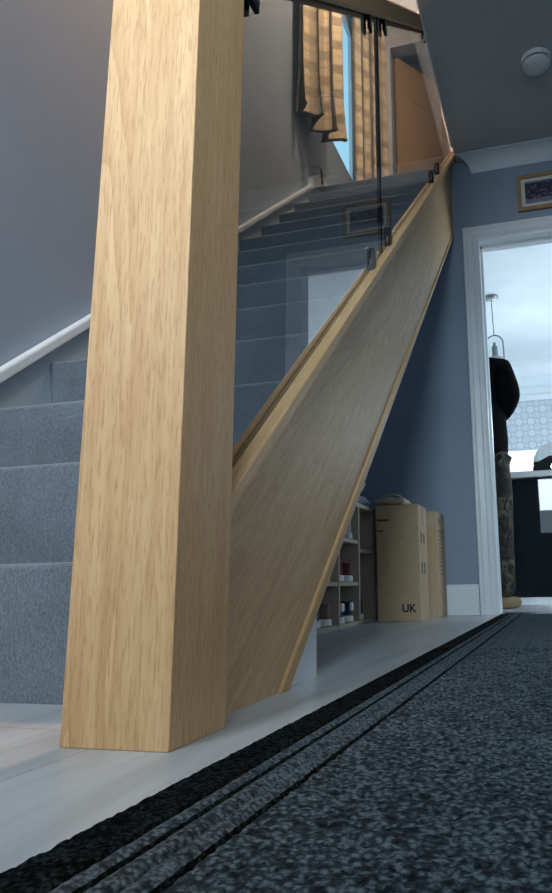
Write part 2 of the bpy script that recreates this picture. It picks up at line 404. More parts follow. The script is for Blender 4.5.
# patterned roman blind
def blind_mat():
    t = NT('trellis_fabric'); tc = t.add('ShaderNodeTexCoord'); sep = t.add('ShaderNodeSeparateXYZ'); t.link(tc.outputs['Object'], sep.inputs[0]); x, _, z = sep.outputs
    def rings(ox, oz, s, r, w):
        fx = t.math('SUBTRACT', t.math('FRACT', t.math('ADD', t.math('MULTIPLY', x, s), ox)), .5)
        fz = t.math('SUBTRACT', t.math('FRACT', t.math('ADD', t.math('MULTIPLY', z, s), oz)), .5)
        d = t.math('SQRT', t.math('ADD', t.math('MULTIPLY', fx, fx), t.math('MULTIPLY', fz, fz)))
        return t.math('LESS_THAN', t.math('ABSOLUTE', t.math('SUBTRACT', d, r)), w)
    a = t.math('MAXIMUM', rings(0,0,7.5,.33,.05), rings(.5,.5,7.5,.33,.05))
    a = t.math('MAXIMUM', a, rings(0,0,7.5,.16,.035))
    c = t.mix(a, (.47,.56,.63), (.34,.42,.50)); t.col(c); t.set(Roughness=.9)
    # cloth that lets the window light through
    trn = t.add('ShaderNodeBsdfTranslucent'); t.l.new(c, trn.inputs[0]); mx = t.add('ShaderNodeMixShader'); mx.inputs[0].default_value = .6
    t.l.new(t.b.outputs[0], mx.inputs[1]); t.l.new(trn.outputs[0], mx.inputs[2]); t.l.new(mx.outputs[0], t.out.inputs[0]); return t.m
br = thing('roman_blind', 'white roman blind with grey ring trellis pattern covering the kitchen window', 'blind', (0,KY-.02,WZ1-.05))
bm = B(); box(bm,(WX0+.02,-.03,-.03),(WX1-.02,.03,.03),bev=.004); obj('headrail', bm, m_white, br)
bm = B(); nx, nz = 2, 26
z0, z1 = -.03, 1.50-(WZ1-.05)
g = [[bm.verts.new((WX0+.03+(WX1-WX0-.06)*i/nx, -.02-.010*abs(math.sin(j/nz*4*PI)), z0+(z1-z0)*j/nz)) for i in range(nx+1)] for j in range(nz+1)]
for j in range(nz):
    for i in range(nx): bm.faces.new((g[j][i], g[j][i+1], g[j+1][i+1], g[j+1][i]))
obj('blind_fabric', bm, blind_mat(), br, smooth=True)

# low white cheek panel under the string
struct('trim_6', boxes(((-.462,.80,0),(-.430,1.20,.34))), m_white)

# ------------------------------------------------------------------ staircase
st = thing('staircase', 'grey carpeted staircase with an oak outer string rising to the landing', 'staircase', (-.9,Y0,0))
def rel(bm, o):
    for v in bm.verts: v.co -= Vector(o.location)
    return bm
bm0 = None
bm = B(); pts = [(.014,0)]
for k in range(7):
    a = PI - k/6*PI/2; pts.append((-.004+.012*math.cos(a), R0-.012+.012*math.sin(a)))
pts += [(G+.001,R0),(G+.001,R0-.03),(.03,R0-.03),(.03,0)]
# carpet wraps tread, nosing and riser
prism(bm, [(y,z) for y,z in pts], 0, -.451, .449)
first = obj('carpeted_step', bm, m_carpet, st, smooth=True)
for k in range(1, 14):
    s = first.copy(); C.objects.link(s); s.parent = st; s.location = (0,k*G,k*R0)
def yz(y, off): return (y, sl(y, off))
yb = .877/M_                       # where the string's lower edge meets the floor
TOP = 3.60
def clip_string(o_top, o_bot, y0, y1):
    p = [(y0,0.0),(y0,sl(y0,o_top)),(y1,sl(y1,o_top)),(y1,sl(y1,o_bot)),((-o_bot)/M_,0.0)]
    return p
bm = B(); prism(bm, clip_string(-.40,-.872,.757,TOP), 0, -.450, -.420); obj('oak_string', rel(bm, st), m_oak_s, st)['label'] = 'oak faced outer string'
bm = B(); prism(bm, [(-(-.878)/M_+.012,0),(-(-.866)/M_-.012,0.),yz(TOP,-.868),yz(TOP,-.884)], 0, -.452, -.414, bev=.0015); obj('lipping', rel(bm, st), m_oak_r, st)
# base rail: channel section on top of the string
bm = B(); sec = [(-.392,-.414),(-.392,-.3905),(-.3935,-.389),(-.4245,-.389),(-.4245,-.3845),(-.4315,-.3845),(-.4325,-.386),(-.4325,-.414)]
A = [bm.verts.new((x,.756,sl(.756,o))) for x,o in sec]; Bq = [bm.verts.new((x,TOP,sl(TOP,o))) for x,o in sec]
for i in range(len(sec)): bm.faces.new((A[i],A[(i+1)%len(sec)],Bq[(i+1)%len(sec)],Bq[i]))
bm.faces.new(A); bm.faces.new(Bq[::-1])
obj('base_rail', rel(bm, st), m_oak_r, st)
bm = B(); prism(bm, [yz(1.03,-.86+.0),yz(3.86,-.86),yz(3.86,-.875),yz(1.03,-.875)], 0, LW+.02, -.452)
obj('soffit', rel(bm, st), m_wall, st)

# newel posts
def newel(name, label, x0, y0, z0, w, d, h, mat):
    t = thing(name, label, 'newel post', (x0+w/2,y0+d/2,z0))
    bm = B(); box(bm,(-w/2,-d/2,0),(w/2,d/2,h),bev=.0012); obj('post', bm, mat, t)
    bm = B(); box(bm,(-w/2-.012,-d/2-.012,h),(w/2+.012,d/2+.012,h+.018),bev=.004); obj('post_cap', bm, mat, t)
    return t
newel('newel_post', 'thick square pale oak newel post standing on the floor at the foot of the stairs', -.510,.634,0,.1275,.122,1.32,m_oak_v)
newel('newel_post', 'upper oak newel post at the head of the stairs beside the ceiling opening', -.449,3.606,2.81,.060,.09,1.05,m_oak_v)
# knot on the big newel
# handrail
bm = B(); sec = [(-.390,.408),(-.390,.470),(-.398,.482),(-.442,.482),(-.450,.470),(-.450,.408),(-.432,.408),(-.432,.416),(-.410,.416),(-.410,.408)]
A = [bm.verts.new((x,.7565,sl(.7565,o))) for x,o in sec]; Bq = [bm.verts.new((x,3.603,sl(3.603,o))) for x,o in sec]
for i in range(len(sec)): bm.faces.new((A[i],A[(i+1)%len(sec)],Bq[(i+1)%len(sec)],Bq[i]))
bm.faces.new(A); bm.faces.new(Bq[::-1])
m_oak_h = oak('oak_handrail', rot=(math.atan(1/M_),0,0), tone=.62, seed=6.3)
tag(obj('handrail', bm, m_oak_h), 'sloping oak handrail running along the top of the glass panels', 'handrail')

# glass panels with clamps
def clamp(bm_unused, y, top, t):
    bm = B()
    zc = sl(y, .408) if top else sl(y, -.389)
    h = .052; z0, z1 = (zc-h, zc+.012) if top else (zc-.012, zc+h)
    for sx in (-1, 1):
        x0 = -.42 + sx*.0048; x1 = x0 + sx*.009
        box(bm,(min(x0,x1),y-.014,z0),(max(x0,x1),y+.014,z1),bev=.0015)
    bz = (z1-.016, z1) if top else (z0, z0+.016)
    box(bm,(-.434,y-.013,bz[0]),(-.406,y+.013,bz[1]))
    o = obj('glass_clamp', rel(bm, t), m_chrome, t)
    for sx in (-1,1):
        bm = B()
        xx = -.42+sx*.0145; yy = y; zz = (z0+.018) if top else (z1-.018)
        lathe(bm, [(0,.001),(.0055,.001),(.0055,0),(0,0)], (xx,yy,zz), 14, M=Matrix.Rotation(PI/2*sx,4,'Y'))
        if not top: box(bm,(min(xx,xx-sx*.010),y-.0145,z1),(max(xx,xx-sx*.010),y+.0145,z1+.0025))
        obj('clamp_screw', bm_rel(bm, t), m_chrome2, o)
def bm_rel(bm, t): return rel(bm, t)
def panel(y0, y1, label, cl_bot, cl_top):
    t = thing('glass_panel', label, 'glass panel', (-.42,y0,sl(y0,-.395)), group='clear balustrade panels')
    bm = B(); p = [(y0,sl(y0,-.3885)),(y1,sl(y1,-.3885)),(y1,sl(y1,.412)),(y0,sl(y0,.412))]
    fs = prism(bm, p, 0, -.4245, -.4155)
    for f in fs:
        if min(abs(f.calc_center_median().y-y0), abs(f.calc_center_median().y-y1)) < .002: f.material_index = 1
    obj('pane', rel(bm, t), [m_glass, m_gedge], t)
    for y in cl_bot: clamp(None, y, False, t)
    for y in cl_top: clamp(None, y, True, t)
panel(.772, 1.708, 'lower clear glass panel between the big newel post and the black joint', (1.600,), (.845,1.606))
panel(1.722, 3.590, 'upper clear glass panel between the black joint and the top of the stairs', (1.800,2.70,2.90), (1.800,2.66))

# ------------------------------------------------------------------ rug
rug = thing('hall_rug', 'dark grey flecked hall runner rug with a black bound edge on the pale floor', 'rug', (-.308,.34,0), -math.atan(.0145))
RL0, RL1, RWD = -1.6, 3.03, 1.06
from mathutils import noise as MN
FY0, FY1 = -.12, 1.30          # nearest stretch, where single loops show
def loops(x, y, sc, amp):
    d = MN.voronoi(Vector((x*sc, y*sc, .3)), distance_metric='DISTANCE')[0]
    return amp*(math.sqrt(max(0., 1-min(1., d[0]*1.25)**2)) - .5) + amp*.22*MN.noise(Vector((x*sc*.5, y*sc*.5, 2.)))
def strip(bm, prof, sc=150., amp=.0022, cell=.0028, xf=9., mats=None):
    """profile (x, z) run along the rug; real loops in the nearest stretch."""
    xs = []
    for (xa, za), (xb, zb) in zip(prof, prof[1:]):
        m = max(1, int(round((xb-xa)/cell))) if xa < xf else 1
        xs += [(xa+(xb-xa)*k/m, za+(zb-za)*k/m) for k in range(m)]
    xs.append(prof[-1])
    ys = [RL0, FY0] + [FY0+(FY1-FY0)*k/int((FY1-FY0)/cell) for k in range(1, int((FY1-FY0)/cell))] + [FY1, 2.0, RL1]
    rows = []
    for y in ys:
        fine = FY0 < y < FY1
        rows.append([bm.verts.new((x, y, z + (loops(x, y, sc, amp) if fine and z > .003 and x < xf else 0.))) for x, z in xs])
    for a, b in zip(rows, rows[1:]):
        for i in range(len(xs)-1):
            f = bm.faces.new((a[i],a[i+1],b[i+1],b[i]))
            if mats: f.material_index = mats((xs[i][0]+xs[i+1][0])/2)
def bottom(bm, xa, xb):
    bm.faces.new([bm.verts.new(p) for p in ((xa,RL0,.0005),(xa,RL1,.0005),(xb,RL1,.0005),(xb,RL0,.0005))])
bm = B()
strip(bm, [(.0,0.0),(0.0005,.006),(.004,.0085),(.040,.0085),(.0425,.005)], 170., .0024, .0024)
strip(bm, [(RWD-.041,.006),(RWD-.036,.0085),(RWD-.004,.0085),(RWD,.006),(RWD+.0001,0)], xf=-9.); bottom(bm, 0, RWD)
obj('border', bm, m_rugb, rug, smooth='all')
pr = [(.0425,.004)] + [(.0425+.054*k/36, .0045+.0055*abs(math.sin(k/36*PI*3))**.6) for k in range(1,37)] + [(.0985,.003),(.104,.003)]
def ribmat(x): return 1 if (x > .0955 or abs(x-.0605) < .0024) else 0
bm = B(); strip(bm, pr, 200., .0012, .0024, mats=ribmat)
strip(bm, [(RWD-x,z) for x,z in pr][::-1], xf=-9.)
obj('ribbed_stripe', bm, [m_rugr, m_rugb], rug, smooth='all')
bm = B(); strip(bm, [(.104,.004),(.1055,.0095),(.56,.0098),(RWD-.106,.0098),(RWD-.104,.004)], 135., .0030, .0028, xf=.5)
obj('pile_field', bm, m_rug, rug, smooth='all')

# ------------------------------------------------------------------ ceiling smoke alarm
sa = thing('smoke_alarm', 'round white smoke alarm on the hall ceiling', 'smoke alarm', (.080,2.77,CEIL)); sa.scale = (1.12,1.12,1.2)
bm = B(); lathe(bm, [(0,0),(.060,0),(.061,-.012),(.058,-.018),(.0,-.018)], n=48); obj('base', bm, plain('alarm_white', (.78,.80,.81), .5), sa, smooth=True)
bm = B(); lathe(bm, [(.052,-.018),(.0525,-.026),(0,-.026)], n=48); obj('grille', bm, plain('alarm_grille', (.10,.11,.11), .7), sa, smooth=True)
bm = B(); lathe(bm, [(.056,-.025),(.056,-.032),(.050,-.038),(.02,-.042),(0,-.0425)], n=48); lathe(bm,[(0,-.025),(.056,-.025)],n=48); obj('cover', bm, plain('alarm_cover', (.68,.70,.71), .5), sa, smooth=True)

# ------------------------------------------------------------------ framed photograph over the door
def photo_mat():
    t = NT('team_photograph'); tc = t.add('ShaderNodeTexCoord'); sep = t.add('ShaderNodeSeparateXYZ'); t.link(tc.outputs['Object'], sep.inputs[0]); x, _, z = sep.outputs
    vo = t.add('ShaderNodeTexVoronoi'); vo.inputs['Scale'].default_value = 62; t.l.new(tc.outputs['Object'], vo.inputs['Vector'])
    v = t.coords(); n = t.noise(v, 55, 4)
    sky = t.ramp(n, [(.3, (.10,.10,.17)), (.7, (.20,.20,.28))])
    ppl = t.ramp(vo.outputs['Distance'], [(.1, (.28,.23,.27)), (.34, (.10,.09,.14)), (.6, (.03,.03,.05))])
    grass = t.ramp(n, [(.3, (.17,.16,.24)), (.7, (.25,.24,.30))])
    a = t.math('GREATER_THAN', z, .055); b = t.math('LESS_THAN', z, -.040)
    c = t.mix(a, ppl, sky); c = t.mix(b, c, grass); t.col(c); t.set(Roughness=.35); return t.m
def picture(name, label, x, y, z, w, h):
    t = thing(name, label, 'picture', (x,y,z)); bm = B(); f = .022; d = .022
    for a, b in (((-w/2,-d,-h/2),(-w/2+f,0,h/2)),((w/2-f,-d,-h/2),(w/2,0,h/2)),((-w/2+f,-d,-h/2),(w/2-f,0,-h/2+f)),((-w/2+f,-d,h/2-f),(w/2-f,0,h/2))): box(bm,a,b,bev=.002)
    obj('frame', bm, oak('frame_oak', tone=.6, seed=2.2), t)
    obj('mount', boxes(((-w/2+f,-.012,-h/2+f),(w/2-f,-.004,h/2-f))), plain('cream_mount', (.66,.62,.56), .7), t)
    mg = f+.020
    obj('photograph', boxes(((-w/2+mg,-.0135,-h/2+mg),(w/2-mg,-.0118,h/2-mg))), photo_mat(), t)
picture('framed_picture', 'small oak framed team photograph hung over the kitchen doorway', -.055+.145, BW, 2.257, .29, .215)

# ------------------------------------------------------------------ cardboard boxes
def text_mesh(body, size, mat, parent, loc, rot, name='printed_text', align='CENTER'):
    cu = bpy.data.curves.new('txt', 'FONT'); cu.body = body; cu.size = size; cu.align_x = align; cu.extrude = .0003; cu.offset = size*.03
    o = bpy.data.objects.new('txt', cu); C.objects.link(o)
    bpy.context.view_layer.update()
    me = bpy.data.meshes.new_from_object(o.evaluated_get(bpy.context.evaluated_depsgraph_get()))
    bpy.data.objects.remove(o)
    me.materials.clear(); me.materials.append(mat)
    r = bpy.data.objects.new(name, me); C.objects.link(r); r.parent = parent; r.location = loc; r.rotation_euler = rot; return r
def carton(label, x0, y0, w, d, h, uk):
    t = thing('cardboard_box', label, 'box', (x0+w/2,y0+d/2,0), 0, 'cardboard boxes under the stairs')
    bm = B(); box(bm,(-w/2,-d/2,0),(w/2,d/2,h-.004),bev=.0025); obj('carton', bm, m_card, t)
    bm = B(); box(bm,(-w/2+.001,-d/2+.001,h-.004),(w/2-.001,-.0015,h),bev=.001); box(bm,(-w/2+.001,.0015,h-.004),(w/2-.001,d/2-.001,h),bev=.001); obj('flap', bm, m_card, t)
    bm = B()
    if uk: box(bm,(-w/2-.0006,-.022,h),(w/2+.0006,.022,h+.0006)); box(bm,(w/2,-.022,h-.09),(w/2+.0006,.022,h)); box(bm,(w/2,-d/2+.0,h-.014),(w/2+.0007,-d/2+.012,h))
    else: box(bm,(-.012,-d/2-.0006,h),(.012,d/2+.0006,h+.0006)); box(bm,(-.012,-d/2-.0006,h-.07),(.012,-d/2,h))
    obj('packing_tape', bm, m_tape, t)
    if not uk:
        bm = B(); box(bm,(-.012,-d/2-.0006,.0),(.012,-d/2,.05)); obj('packing_tape', bm, m_tape, t)
    bm = B()
    f = -d/2-.0004
    if uk:
        box(bm,(-w/2+.004,f,h-.072),(-w/2+.058,-d/2,h-.062)); obj('printed_label', bm, m_soft, t)
        bm = B(); box(bm,(-w/2+.004,f,h-.117),(-w/2+.034,-d/2,h-.110)); obj('printed_label', bm, m_soft, t)
        text_mesh('UK', .046, m_print, t, (w/2-.052,-d/2-.0006,.040), (PI/2,0,0))
        # faint furniture drawing
        bm = B()
        for (xa,za,xb,zb) in ((-.085,.20,-.05,.36),(-.05,.36,-.075,.30),(-.085,.14,-.04,.17),(-.04,.17,-.055,.30),(-.075,.10,-.03,.12)):
            L = math.hypot(xb-xa,zb-za); nx_, nz_ = -(zb-za)/L*.0012, (xb-xa)/L*.0012
            vs = [bm.verts.new((px,-d/2-.0004,pz)) for px,pz in ((xa+nx_,za+nz_),(xb+nx_,zb+nz_),(xb-nx_,zb-nz_),(xa-nx_,za-nz_))]
            bm.faces.new(vs)
        obj('printed_drawing', bm, m_faint, t)
        # marks on the narrow side
        s = w/2; gp = plain('grey_print', (.10,.085,.07), .8)
        for yy in (-.055,.005):
            for zz, hh in ((.20,.052),(.335,.048)):
                bm = B(); box(bm,(s,yy,zz),(s+.0005,yy+.026,zz+hh)); obj('printed_symbol', bm, gp, t)
    else:
        bm = B(); s = w/2
        box(bm,(s,-d/2+.03,h-.06),(s+.0005,d/2-.10,h-.03)); box(bm,(s,-d/2+.03,h-.10),(s+.0005,d/2-.03,h-.088))
        for k in range(11): box(bm,(s,-d/2+.03,.20+k*.018),(s+.0005,d/2-.06-.012*(k%3),.206+k*.018))
        obj('printed_label', bm, plain('pale_print', (.27,.21,.15), .8), t)
    return t
carton('large upright cardboard box printed UK, beside the shoe rack', -.757, 2.90, .192, .205, .505, True)
carton('narrower cardboard box behind the UK box, against the back wall', -.600, 3.19, .068, .235, .500, False)

# ------------------------------------------------------------------ shoe rack
sr = thing('shoe_rack', 'pale wooden cubbyhole shoe rack under the stairs', 'shoe rack', (-.93,2.4,0))
cols = [1.886,2.156,2.43,2.704,2.966]; th = .016; X0, X1 = -1.10, -.78
for k, y in enumerate(cols):
    bm = B(); h = .48
    box(bm,(X0,y-th/2,0),(X1,y+th/2,h),bev=.001); obj('side_panel' if k in (0,4) else 'divider', rel(bm, sr), m_board, sr)
bm = B(); box(bm,(X0,cols[0]-th/2,.480),(X1,cols[-1]+th/2,.497),bev=.001); obj('top_panel', rel(bm, sr), m_board, sr)
for k, zz in ((0,.155),(0,.318),(1,.155),(1,.318),(2,.155),(2,.325),(3,.292)):
    bm = B(); box(bm,(X0,cols[k]+th/2+.0005,zz),(X1-.004,cols[k+1]-th/2-.0005,zz+.015),bev=.001); obj('shelf', rel(bm, sr), m_board, sr)
for k in range(4):
    bm = B(); box(bm,(X0,cols[k]+th/2+.0005,0),(X1-.004,cols[k+1]-th/2-.0005,.014),bev=.001); obj('bottom_panel', rel(bm, sr), m_board, sr)
bm = B(); box(bm,(X0-.005,cols[0],0),(X0,cols[-1],.49)); obj('back_panel', rel(bm, sr), m_board, sr)

# shoes, lofted: toe towards local +Y
def shoe(label, loc, rz, upper_c, sole_c, lace_c, L=.27, W=.095, high=1., heel_tab=None, group='shoes in the rack'):
    t = thing('shoe', label, 'shoe', loc, rz, group)
    def wid(u):  # half width along length u 0 heel .. 1 toe
        return W/2*(.62+.38*math.sin(min(1,u/.68)*PI/2))*(1 if u < .72 else math.sqrt(max(0,1-((u-.72)/.285)**2)))*(1 if u > .08 else math.sqrt(max(0.02,1-((.08-u)/.085)**2)))
    us = [0,.015,.04,.08,.15,.25,.35,.45,.55,.65,.75,.83,.9,.95,.98,1.]
    n = 20
    # sole
    bm = B(); rings = []
    for z, s in ((0,.97),(.004,1.03),(.024,1.02),(.027,.96)):
        left = [(wid(u)*s, (u-.5)*L*s) for u in us]; right = [(-x,y) for x,y in left[::-1]]
        rings.append([bm.verts.new((x,y,z+(.006 if (y>L*.42 and z<.01) else 0))) for x,y in left+right])
    m = len(rings[0])
    for a, b in zip(rings, rings[1:]):
        for i in range(m): bm.faces.new((a[i],a[(i+1)%m],b[(i+1)%m],b[i]))
    bm.faces.new(rings[0][::-1]); bm.faces.new(rings[-1]); bmesh.ops.remove_doubles(bm, verts=bm.verts, dist=.0004)
    obj('sole', bm, plain('sole_rubber', sole_c, .6), t, smooth=True)
    # upper
    def top(u): 
        if u < .36: return (.080+.018*u/.36)*high
        return (.05+.048*(math.cos(min(1,(u-.36)/.42)*PI)+1)/2)*(high if u < .5 else 1)*(1 if u < .9 else math.sqrt(max(.08,1-((u-.9)/.11)**2)))
    bm = B(); rows = []
    for u in us:
        w = wid(u)*.95; h = max(.004, top(u)-.025); row = []
        for k in range(13):
            a = PI*k/12; ex = math.copysign(abs(math.cos(a))**.62, math.cos(a)); ez = math.sin(a)**.72
            nar = 1-.32*ez*(1 if u < .6 else .2)
            z = .025+h*ez
            if .05 < u < .34 and ez > .97: z -= .020      # foot opening
            row.append(bm.verts.new((w*ex*nar,(u-.5)*L*.985,z)))
        rows.append(row)
    for a, b in zip(rows, rows[1:]):
        for i in range(12): bm.faces.new((a[i],a[i+1],b[i+1],b[i]))
    bm.faces.new(rows[0]); bm.faces.new(rows[-1][::-1])
    obj('upper', bm, fabric('shoe_upper', tuple(c*.8 for c in upper_c), upper_c, 300, .8, .2, .001, .1), t, smooth=True)
    # toe cap, tongue, laces, heel tab
    bm = B(); rows = []
    for u in (.80,.86,.91,.95,.98,.998):
        w = wid(u)*.99; h = max(.004,(top(u)-.025)*.80); rows.append([bm.verts.new((w*math.copysign(abs(math.cos(PI*k/12))**.62,math.cos(PI*k/12)),(u-.5)*L*1.0,.022+h*math.sin(PI*k/12)**.72)) for k in range(13)])
    for a, b in zip(rows, rows[1:]):
        for i in range(12): bm.faces.new((a[i],a[i+1],b[i+1],b[i]))
    bm.faces.new(rows[0]); bm.faces.new(rows[-1][::-1])
    obj('toe_cap', bm, plain('toe_rubber', sole_c, .5), t, smooth=True)
    bm = B()
    for k in range(5):
        u = .40+.075*k; z = top(u)+.001; w = .022
        tube(bm, [(-w,(u-.5)*L,z-.006),(-w*.5,(u-.5)*L+.004,z),(w*.5,(u-.5)*L+.008,z),(w,(u-.5)*L+.010,z-.006)], .0026, 6)
    tube(bm, [(0,(.40-.5)*L,top(.4)+.002),(.02,(.40-.5)*L-.005,top(.4)+.006),(.034,(.42-.5)*L,top(.4)-.012),(.040,(.45-.5)*L,.045)], .0022, 6)
    obj('laces', bm, plain('lace_cotton', lace_c, .9), t, smooth=True)
    bm = B(); tube(bm, [(0,(.37-.5)*L,.075*high),(0,(.36-.5)*L,.095*high),(0,(.345-.5)*L,.112*high)], [.018,.019,.012], 12)
    for v in bm.verts: v.co.y = (v.co.y-(.36-.5)*L)*.35+(.36-.5)*L
    obj('tongue', bm, plain('tongue_cloth', lace_c, .9), t, smooth=True)
    if heel_tab:
        bm = B(); box(bm,(-.016,-L/2-.0045,.045),(.016,-L/2+.006,.076*high),bev=.004); obj('heel_tab', bm, plain('heel_tab', heel_tab, .6), t)
    return t
NAVY = (.018,.028,.085); WHT = (.80,.82,.84); MAR = (.13,.016,.022); TAUP = (.17,.11,.10)
HX = -.925; hz = PI/2      # heels face the hallway
z1, z2, z3 = .014, .170, .340
shoe('navy canvas shoe with white heel patch on the rack floor, nearer the oak string', (HX,2.497,z1), hz, NAVY, WHT, WHT, heel_tab=WHT)
shoe('navy canvas shoe with white heel patch on the rack floor, nearer the UK box', (HX,2.617,z1), hz, NAVY, WHT, WHT, heel_tab=WHT)
shoe('dark red trainer with white sole on the second shelf, nearer the oak string', (HX,2.497,z2), hz, MAR, WHT, MAR, high=.95)
shoe('dark red trainer with white sole on the second shelf, nearer the UK box', (HX,2.617,z2), hz, MAR, WHT, MAR, high=.95)
shoe('pale grey trainer on the topmost shelf, nearer the UK box', (HX,2.617,z3), hz, (.34,.37,.40), (.45,.47,.48), WHT, high=1.1)
shoe('pale grey trainer on the topmost shelf, nearer the oak string', (HX,2.50,z3), hz, (.34,.37,.40), (.45,.47,.48), WHT, high=1.1)
shoe('taupe suede shoe with thick white sole in the lowest cubbyhole by the string', (HX,2.345,z1), hz, TAUP, WHT, TAUP, W=.105)
shoe('taupe suede shoe with thick white sole deepest under the oak string', (HX,2.225,z1), hz, TAUP, WHT, TAUP, W=.105)
shoe('pale trainer half hidden behind the oak string on the middle shelf', (HX,2.33,z2), hz, (.30,.30,.31), WHT, WHT)
shoe('black shoe with white edge in the lowest cubbyhole by the UK box', (HX,2.775,z1), hz, (.02,.02,.025), WHT, (.02,.02,.02))

# folded cloths on top of the rack, pale slippers beside them
def pillow(bm, c, s, r=.35, seed=0, amp=.006):
    rr = random.Random(seed); n = 18
    ph = [rr.uniform(0,6) for _ in range(6)]
    g = {}
    for side in (0,1):
        for i in range(n+1):
            for j in range(n+1):
                u, v = i/n*2-1, j/n*2-1
                ed = (max(0,1-abs(u)**6)*max(0,1-abs(v)**6))**.35
                w = amp*(math.sin(4*u+ph[0])+math.sin(5*v+2*u+ph[1])+.6*math.sin(9*u-4*v+ph[2]))
                z = (1 if side else -1)*s[2]/2*ed + w*ed*(1 if side else .2)
                if i in (0,n) or j in (0,n): k = (0,i,j)
                else: k = (side,i,j)
                if k not in g: g[k] = bm.verts.new((c[0]+s[0]/2*u, c[1]+s[1]/2*v, c[2]+z))
        for i in range(n):
            for j in range(n):
                q = []
                for a, b in ((i,j),(i+1,j),(i+1,j+1),(i,j+1)):
                    q.append(g[(0,a,b)] if (a in (0,n) or b in (0,n)) else g[(side,a,b)])
                bm.faces.new(q if side else q[::-1])
m_cloth = fabric('folded_cotton', (.11,.135,.165), (.24,.28,.33), 200, .95, .3, .002)
bm = B(); pillow(bm, (-.93,2.775,.5235), (.28,.36,.050), seed=3); tag(obj('folded_blanket', bm, m_cloth, smooth='all'), 'wide folded grey blanket lying on top of the shoe rack', 'blanket')
bm = B(); pillow(bm, (-.915,2.76,.602), (.23,.29,.085), seed=5, amp=.008); tag(obj('folded_jumper', bm, fabric('jumper_knit', (.14,.17,.21), (.30,.35,.42), 180, .95, .5, .003), smooth='all'), 'bunched blue-grey jumper piled on the folded blanket', 'clothing')
m_suede = (.40,.34,.27)
bag = thing('paper_bag', 'crumpled flattened beige paper bag lying on top of the UK box', 'bag', (-.70,3.0,.5056))
bm = B(); pillow(bm, (0,0,.021), (.14,.17,.034), seed=9, amp=.0035); obj('bag_body', bm, plain('beige_paper', (.42,.36,.28), .8), bag, smooth='all')
bm = B(); tube(bm, [(-.03,-.07,.040),(-.01,-.08,.049),(.02,-.078,.050),(.045,-.06,.045),(.05,-.04,.036)], .004, 8); obj('handle', bm, plain('beige_cord', (.45,.40,.33), .8), bag, smooth=True)

# ------------------------------------------------------------------ upstairs curtains
def tartan(name, mul=1.):
    t = NT(name); tc = t.add('ShaderNodeTexCoord'); sep = t.add('ShaderNodeSeparateXYZ'); t.link(tc.outputs['UV'], sep.inputs[0]); u, v, _ = sep.outputs
    def band(c, s, lo, hi, off=0):
        f = t.math('FRACT', t.math('ADD', t.math('MULTIPLY', c, s), off)); return t.math('MULTIPLY', t.math('GREATER_THAN', f, lo), t.math('LESS_THAN', f, hi))
    base = (.80*mul,.66*mul,.45*mul)
    h = t.math('ADD', band(v,5.2,.0,.38), t.math('MULTIPLY', band(v,5.2,.62,.70), .5))
    w = t.math('ADD', band(u,4.4,.0,.36), t.math('MULTIPLY', band(u,4.4,.60,.68), .5))
    c = t.mix(t.math('MULTIPLY', h, .62), base, (.20,.17,.12)); c = t.mix(t.math('MULTIPLY', w, .55), c, (.22,.19,.15))
    lin_ = band(u,4.4,.46,.50); c = t.mix(t.math('MULTIPLY', lin_, .5), c, (.45,.20,.10))
    t.col(c); t.set(Roughness=.95)
    # grey lining on the inner side
    ge = t.add('ShaderNodeNewGeometry'); df = t.add('ShaderNodeBsdfDiffuse'); df.inputs[0].default_value = (.13,.13,.125,1)
    mx = t.add('ShaderNodeMixShader'); t.l.new(ge.outputs['Backfacing'], mx.inputs[0]); t.l.new(t.b.outputs[0], mx.inputs[1]); t.l.new(df.outputs[0], mx.inputs[2]); t.l.new(mx.outputs[0], t.out.inputs[0])
    return t.m
def curtain(label, p0, p1, z0, z1, folds, amp, seed, phase=0.):
    t = thing('curtain', label, 'curtain', (p0[0],p0[1],z1), 0, 'tartan landing curtains'); rr = random.Random(seed)
    d = Vector((p1[0]-p0[0],p1[1]-p0[1],0)); L = d.length; d.normalize(); nrm = Vector((d.y,-d.x,0))   # towards the stairwell
    bm = B(); uv = bm.loops.layers.uv.new('UVMap'); nx, nz = folds*16, 30; rows = []; arc = 0; us = []
    prev = None
    for i in range(nx+1):
        s = i/nx; a = s*folds*2*PI+phase
        o = d*(L*s+.018*math.sin(2*a)) + nrm*(amp*math.sin(a)+amp*.25*math.sin(2.3*a+1))
        if prev is not None: arc += (o-prev).length
        prev = o; us.append((o, arc))
    for j in range(nz+1):
        v = j/nz; row = []
        for o, ar in us:
            k = .5+.5*v+.35*max(0,v-.85)/.15; 
            row.append(bm.verts.new((o.x*1. if False else (d*o.dot(d)+nrm*o.dot(nrm)*k).x, (d*o.dot(d)+nrm*o.dot(nrm)*k).y, -(z1-z0)*v + (.012*math.sin(ar*9) if j == nz else 0))))
        rows.append(row)
    for j in range(nz):
        for i in range(nx):
            f = bm.faces.new((rows[j][i],rows[j+1][i],rows[j+1][i+1],rows[j][i+1]))
            for lp, (jj, ii) in zip(f.loops, ((j,i),(j+1,i),(j+1,i+1),(j,i+1))): lp[uv].uv = (us[ii][1], jj/nz*(z1-z0))
    me = bpy.data.meshes.new('cloth'); bm.to_mesh(me); bm.free(); me.materials.append(tartan('tartan_'+str(seed)))
    for p in me.polygons: p.use_smooth = True
    o = bpy.data.objects.new('cloth', me); C.objects.link(o); o.parent = t
    # turned-up hem following the folds
    bm = B(); prevr = None; P = rows_last = [(d*q.dot(d)+nrm*q.dot(nrm)*1.35) for q, _ in us]
    tube(bm, [(p.x,p.y,-(z1-z0)+.012*math.sin(us[i][1]*9)) for i, p in enumerate(P)], .009, 8)
    obj('hem', bm, plain('hem_band', (.10,.10,.095), .9), t, smooth=True)
    return t
